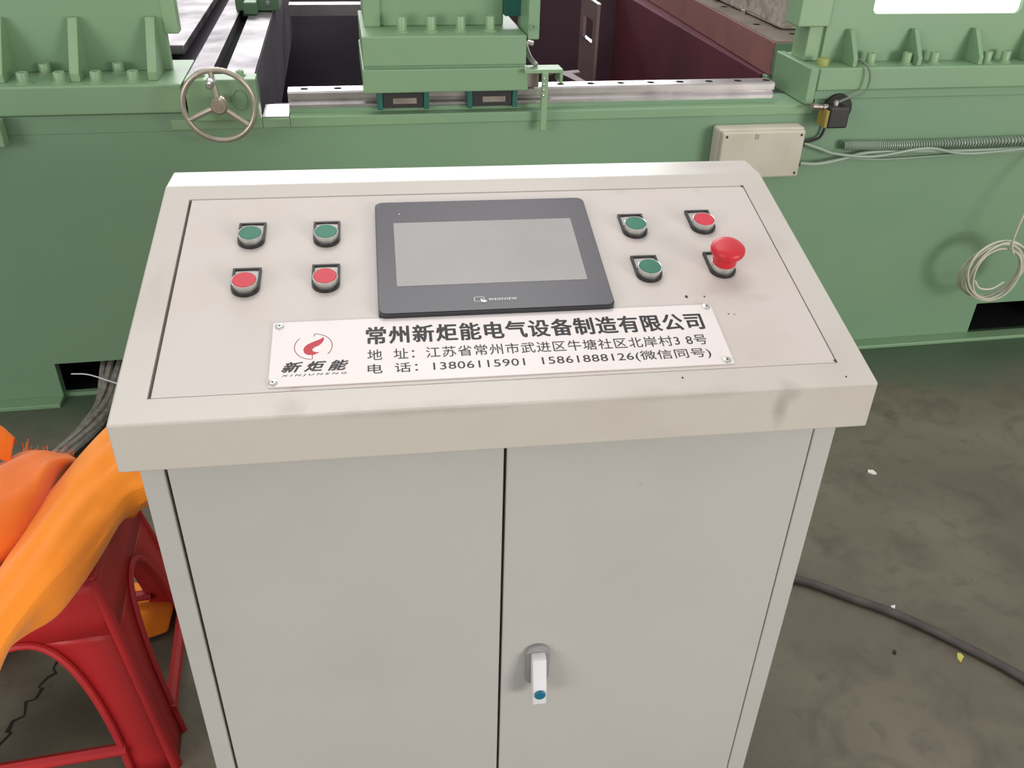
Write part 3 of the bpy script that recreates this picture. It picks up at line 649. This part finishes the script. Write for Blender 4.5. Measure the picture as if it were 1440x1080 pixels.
b = BM(); tube(b, catmull([(2.985, -.128, .355), (2.968, -.13, .385), (2.966, -.13, .43), (2.976, -.125, .486), (3.0, -.11, .56), (3.04, -.07, .63), (3.06, -.024, .668)], 8), .0034, 6); S.o('hanging_lead', b, 'wire', None, True)
# hoses leaving the left foot opening
L0 = (.33, 0, 0); hb = mthing('hose_bundle', 'bundle of grey metal hoses coming out of the left foot opening onto the floor', 'hoses', L0); S = Sub(hb, L0)
inv = mw.inverted()
path = [inv @ Vector(p) for p in ((-.93, 1.60, .100), (-.925, 1.47, .090), (-.930, 1.37, .035), (-.945, 1.26, .024), (-.99, 1.13, .022), (-1.04, 1.0, .022), (-1.09, .90, .022))]
for k in range(6):
    P = []
    q0 = k*PI/3
    for i, p in enumerate(catmull(path, 8)):
        q = q0+i*.07; w = .017 if i > 14 else .017+.012*(14-i)/14
        P.append((p.x+w*math.cos(q)*1.15, p.y+.4*w*math.sin(q), max(p.z+.010*math.sin(q), .0095)))
    b = BM(); tube(b, P, .0088, 8); S.o('hose', b, 'hose', None, True)
mtube('thin_wire', [(.21, -.004, .085), (.26, -.02, .088), (.33, -.05, .075), (.40, -.07, .055), (.46, -.08, .03)], .0018, 'whiteink', 'thin white wire crossing the hoses at the left foot opening', 'wire')

# ------------------------------------------------------------------ floor cable and litter
P = catmull([(.42, .62, .010), (.58, .565, .010), (.738, .513, .010), (.83, .450, .010), (.913, .388, .010), (.993, .308, .010), (1.079, .205, .010), (1.16, .07, .010), (1.22, -.1, .010)], 8)
b = BM(); tube(b, [p-P[0] for p in P], .0095, 10); o = obj('floor_cable', b, 'cable', None, True); o.location = P[0]; tag(o, 'dusty black cable lying across the concrete right of the console', 'cable')
def chip(name, loc, r, m, label, cat, seed, h=.004):
    rnd = random.Random(seed); bm = BM(); pts = [(r*(.5+.6*rnd.random())*math.cos(2*PI*k/7), r*(.35+.4*rnd.random())*math.sin(2*PI*k/7)) for k in range(7)]
    prism(bm, pts, 'z', 0, h); o = obj(name, bm, m); o.location = loc; o.rotation_euler = (0, 0, rnd.random()*6); return tag(o, label, cat)
chip('paper_scrap', (1.102, .872, .0002), .016, 'chipw', 'white scrap on the concrete near the machine foot', 'scrap', 1)
chip('leaf_scrap', (.988, .272, .0002), .013, 'chipy', 'yellowish scrap on the concrete in front of the floor cable', 'scrap', 2)
chip('paper_scrap', (.92, .418, .0002), .007, 'chipw', 'tiny white scrap beside the floor cable', 'scrap', 5)
chip('grit_lump', (.86, .30, .0002), .006, 'crack', 'small dark lump on the concrete between console and floor cable', 'grit', 9)

# ------------------------------------------------------------------ stool
SX, SY, SR = -.745, .385, R(5)
st = thing('plastic_stool', 'red plastic stool with arched sides, half covered by orange cloth, left of the console', 'stool', (SX, SY, 0), SR)
SH, ST, SB = .415, .128, .190
def half(z): return SB+(ST-SB)*z/SH
def frus(side, u, z, off=0.):
    h = half(z)+off; x, y = u*h, -h
    for _ in range(side): x, y = -y, x
    return Vector((x, y, z))
def side_mesh(side):
    bm = BM(); zs = [0, .03, .06, .1, .14, .18, .22, .25, .275, .29, .30]; AH = .302
    def uin(z): return .60*(max(0, 1-(z/AH)**2.6))**(1/2.2)
    for sg in (-1, 1):
        prev = None
        for z in zs:
            ui = uin(z); row = [bm.verts.new(frus(side, sg*u, z)) for u in (1.0, (1+ui)/2, ui)]
            if prev:
                for k in range(2): bm.faces.new((prev[k], row[k], row[k+1], prev[k+1]))
            prev = row
    N = 16; r1 = []
    us = [-1+2*k/N for k in range(N+1)]
    def arch_z(u): 
        return AH if False else .30
    zt = [.30, .34, .38, SH-.012]; prev = None
    for z in zt:
        row = [bm.verts.new(frus(side, u, z)) for u in us]
        if prev:
            for k in range(N): bm.faces.new((prev[k], row[k], row[k+1], prev[k+1]))
        prev = row
    # rounded arch: fill between the arch curve and z=.30
    bmesh.ops.remove_doubles(bm, verts=bm.verts[:], dist=.0004)
    return bm
def side_part(side):
    o = obj('side_leg_panel', side_mesh(side), 'stool', st, True)
    md = o.modifiers.new('thick', 'SOLIDIFY'); md.thickness = .004; md.offset = 0
    bm = BM(); P = []
    for k in range(31):
        z = .305*math.sin(R(6*k)) if k <= 30 else 0
        t = k/30; ang = PI*t; u = .60*math.copysign(abs(math.cos(ang))**.8, math.cos(ang)); z = .305*abs(math.sin(ang))**.77
        P.append(frus(side, u, max(z, .0), .004))
    tube(bm, P, .0062, 8); obj('arch_rim', bm, 'stool', o, True)
    bm = BM()
    A, B = frus(side, -.64, .060, .001), frus(side, .64, .060, .001)
    tube(bm, [A, (A+B)/2, B], .011, 8); obj('stretcher', bm, 'stool', o, True)
for s_ in range(4): side_part(s_)
for k in range(4):
    b = BM(); P = [frus(k, 1, z, -.002) for z in (0, .1, .2, .3, SH-.01)]; tube(b, P, lambda t: .010-.002*t, 10); obj('corner_rib', b, 'stool', st, True)
b = BM(); box(b, -ST-.006, ST+.006, -ST-.006, ST+.006, SH-.022, SH, .007); obj('seat', b, 'stool', st)

# ------------------------------------------------------------------ cloth
def sheet(name, rows, m, label, seed, crease=.004, sub=3, thick=.0025):
    g = [catmull(r, 5) for r in rows]; n = len(g[0]); cols = [catmull([row[j] for row in g], 6) for j in range(n)]
    bm = BM(); nr = len(cols[0]); Vv = []
    o0 = Vector(rows[len(rows)//2][len(rows[0])//2])
    for i in range(nr):
        Vv.append([])
        for j in range(n):
            p = cols[j][i].copy(); q = noise.noise(Vector((i*.10+seed, j*.35, seed)))*crease + noise.noise(Vector((i*.35, j*.30+seed, 3)))*crease*.5
            q += noise.noise(Vector((i*.05+seed*2, j*.75, seed+9)))*crease*1.6
            p.z += q; Vv[-1].append(bm.verts.new(p-o0))
    for i in range(nr-1):
        for j in range(n-1): bm.faces.new((Vv[i][j], Vv[i+1][j], Vv[i+1][j+1], Vv[i][j+1]))
    o = obj(name, bm, m, None, True); o.location = o0
    md = o.modifiers.new('thick', 'SOLIDIFY'); md.thickness = thick; md.offset = 1
    md2 = o.modifiers.new('smooth', 'SUBSURF'); md2.levels = 1; md2.render_levels = 1
    for p in o.data.polygons: p.use_smooth = True
    return tag(o, label, 'cloth')
CLOTH_MAIN = [
    [ (-0.777, 0.130, 0.475), (-0.716, 0.081, 0.495), (-0.679, 0.046, 0.490), (-0.661, 0.026, 0.470), (-0.665, 0.031, 0.430), (-0.686, 0.062, 0.400) ],
    [ (-0.726, 0.189, 0.470), (-0.691, 0.172, 0.490), (-0.664, 0.144, 0.488), (-0.647, 0.120, 0.470), (-0.673, 0.114, 0.435), (-0.698, 0.134, 0.410) ],
    [ (-0.712, 0.275, 0.468), (-0.679, 0.252, 0.488), (-0.641, 0.225, 0.488), (-0.616, 0.220, 0.465), (-0.631, 0.175, 0.430), (-0.654, 0.192, 0.410) ],
    [ (-0.699, 0.396, 0.468), (-0.659, 0.361, 0.490), (-0.618, 0.325, 0.488), (-0.589, 0.313, 0.462), (-0.602, 0.266, 0.430), (-0.627, 0.280, 0.410) ],
    [ (-0.675, 0.487, 0.470), (-0.635, 0.439, 0.495), (-0.593, 0.399, 0.490), (-0.566, 0.381, 0.465), (-0.583, 0.365, 0.435), (-0.606, 0.383, 0.410) ],
    [ (-0.640, 0.566, 0.480), (-0.605, 0.508, 0.498), (-0.565, 0.453, 0.490), (-0.532, 0.405, 0.465), (-0.553, 0.391, 0.445), (-0.565, 0.395, 0.430) ],
    [ (-0.616, 0.623, 0.480), (-0.581, 0.582, 0.490), (-0.541, 0.526, 0.480), (-0.512, 0.473, 0.455), (-0.521, 0.440, 0.435), (-0.530, 0.440, 0.420) ],
]
CLOTH_BACK = [
    [ (-0.876, 0.302, 0.440), (-0.801, 0.260, 0.500), (-0.758, 0.230, 0.510), (-0.737, 0.215, 0.480), (-0.747, 0.245, 0.430) ],
    [ (-0.875, 0.485, 0.430), (-0.780, 0.398, 0.500), (-0.725, 0.319, 0.510), (-0.710, 0.277, 0.475), (-0.721, 0.295, 0.430) ],
    [ (-0.840, 0.559, 0.420), (-0.755, 0.464, 0.490), (-0.702, 0.374, 0.505), (-0.699, 0.366, 0.465), (-0.702, 0.396, 0.430) ],
    [ (-0.794, 0.586, 0.430), (-0.732, 0.508, 0.480), (-0.695, 0.457, 0.495), (-0.698, 0.471, 0.460), (-0.695, 0.492, 0.430) ],
    [ (-0.743, 0.581, 0.420), (-0.713, 0.555, 0.440), (-0.681, 0.509, 0.460), (-0.682, 0.520, 0.445), (-0.678, 0.527, 0.430) ],
]
sheet('orange_cloth', CLOTH_MAIN, 'cloth', 'bright orange-yellow cloth draped diagonally across the red stool', 2.0, crease=.006)
sheet('orange_cloth', CLOTH_BACK, 'cloth2', 'orange cloth in a painted shade tone, bunched on the stool behind the bright one', 5.0)
sheet('orange_cloth', [[(-.90, .60, .44), (-.88, .56, .50), (-.87, .53, .47)], [(-.835, .60, .45), (-.82, .56, .51), (-.815, .52, .47)], [(-.80, .57, .455), (-.785, .54, .49), (-.79, .515, .457)]], 'cloth2', 'small corner of orange cloth on the far side of the stool, at the left picture edge', 8.0)
sheet('orange_rag', [[(-.77, .66, .012), (-.72, .57, .03), (-.70, .505, .012)], [(-.70, .66, .014), (-.67, .57, .036), (-.66, .500, .012)], [(-.625, .62, .012), (-.605, .57, .028), (-.61, .52, .012)]], 'cloth', 'crumpled orange rag on the floor seen through the side of the stool', 11.0)
cl = bpy.data.objects['orange_cloth.001']; rnd = random.Random(3)
b = BM()
for k in range(34):
    t = rnd.random(); p = Vector((-.80, .585, .432)).lerp(Vector((-.70, .545, .432)), t)+Vector((0, rnd.uniform(-.01, .004), rnd.uniform(0, .006))); d = Vector((rnd.uniform(-.5, .5), 1, rnd.uniform(.3, 1.2))).normalized()*rnd.uniform(.010, .022)
    tube(b, [p, p+d*.5+Vector((rnd.uniform(-.002, .002), 0, 0)), p+d], .0006, 3)
bmesh.ops.transform(b, matrix=Matrix.Translation(-cl.location), verts=b.verts[:])
fr = obj('fringe', b, 'cloth2', cl); fr['kind'] = 'stuff'
mc = bpy.data.objects['orange_cloth']; b = BM()
g = [[(-.612, .455, .425), (-.590, .452, .432), (-.565, .470, .430)], [(-.620, .452, .405), (-.596, .446, .408), (-.572, .462, .405)], [(-.606, .450, .375), (-.590, .446, .370), (-.578, .455, .385)]]
vv = [[b.verts.new(Vector(p)-mc.location) for p in r] for r in g]
for i in range(2):
    for j in range(2): b.faces.new((vv[i][j], vv[i][j+1], vv[i+1][j+1], vv[i+1][j]))
o = obj('loose_corner', b, 'cloth', mc, True); md = o.modifiers.new('thick', 'SOLIDIFY'); md.thickness = .003; md = o.modifiers.new('smooth', 'SUBSURF'); md.levels = 2; md.render_levels = 2
bpy.data.objects['orange_cloth.002']['label'] = 'small shade-toned orange cloth corner on the far left of the stool at the picture edge'
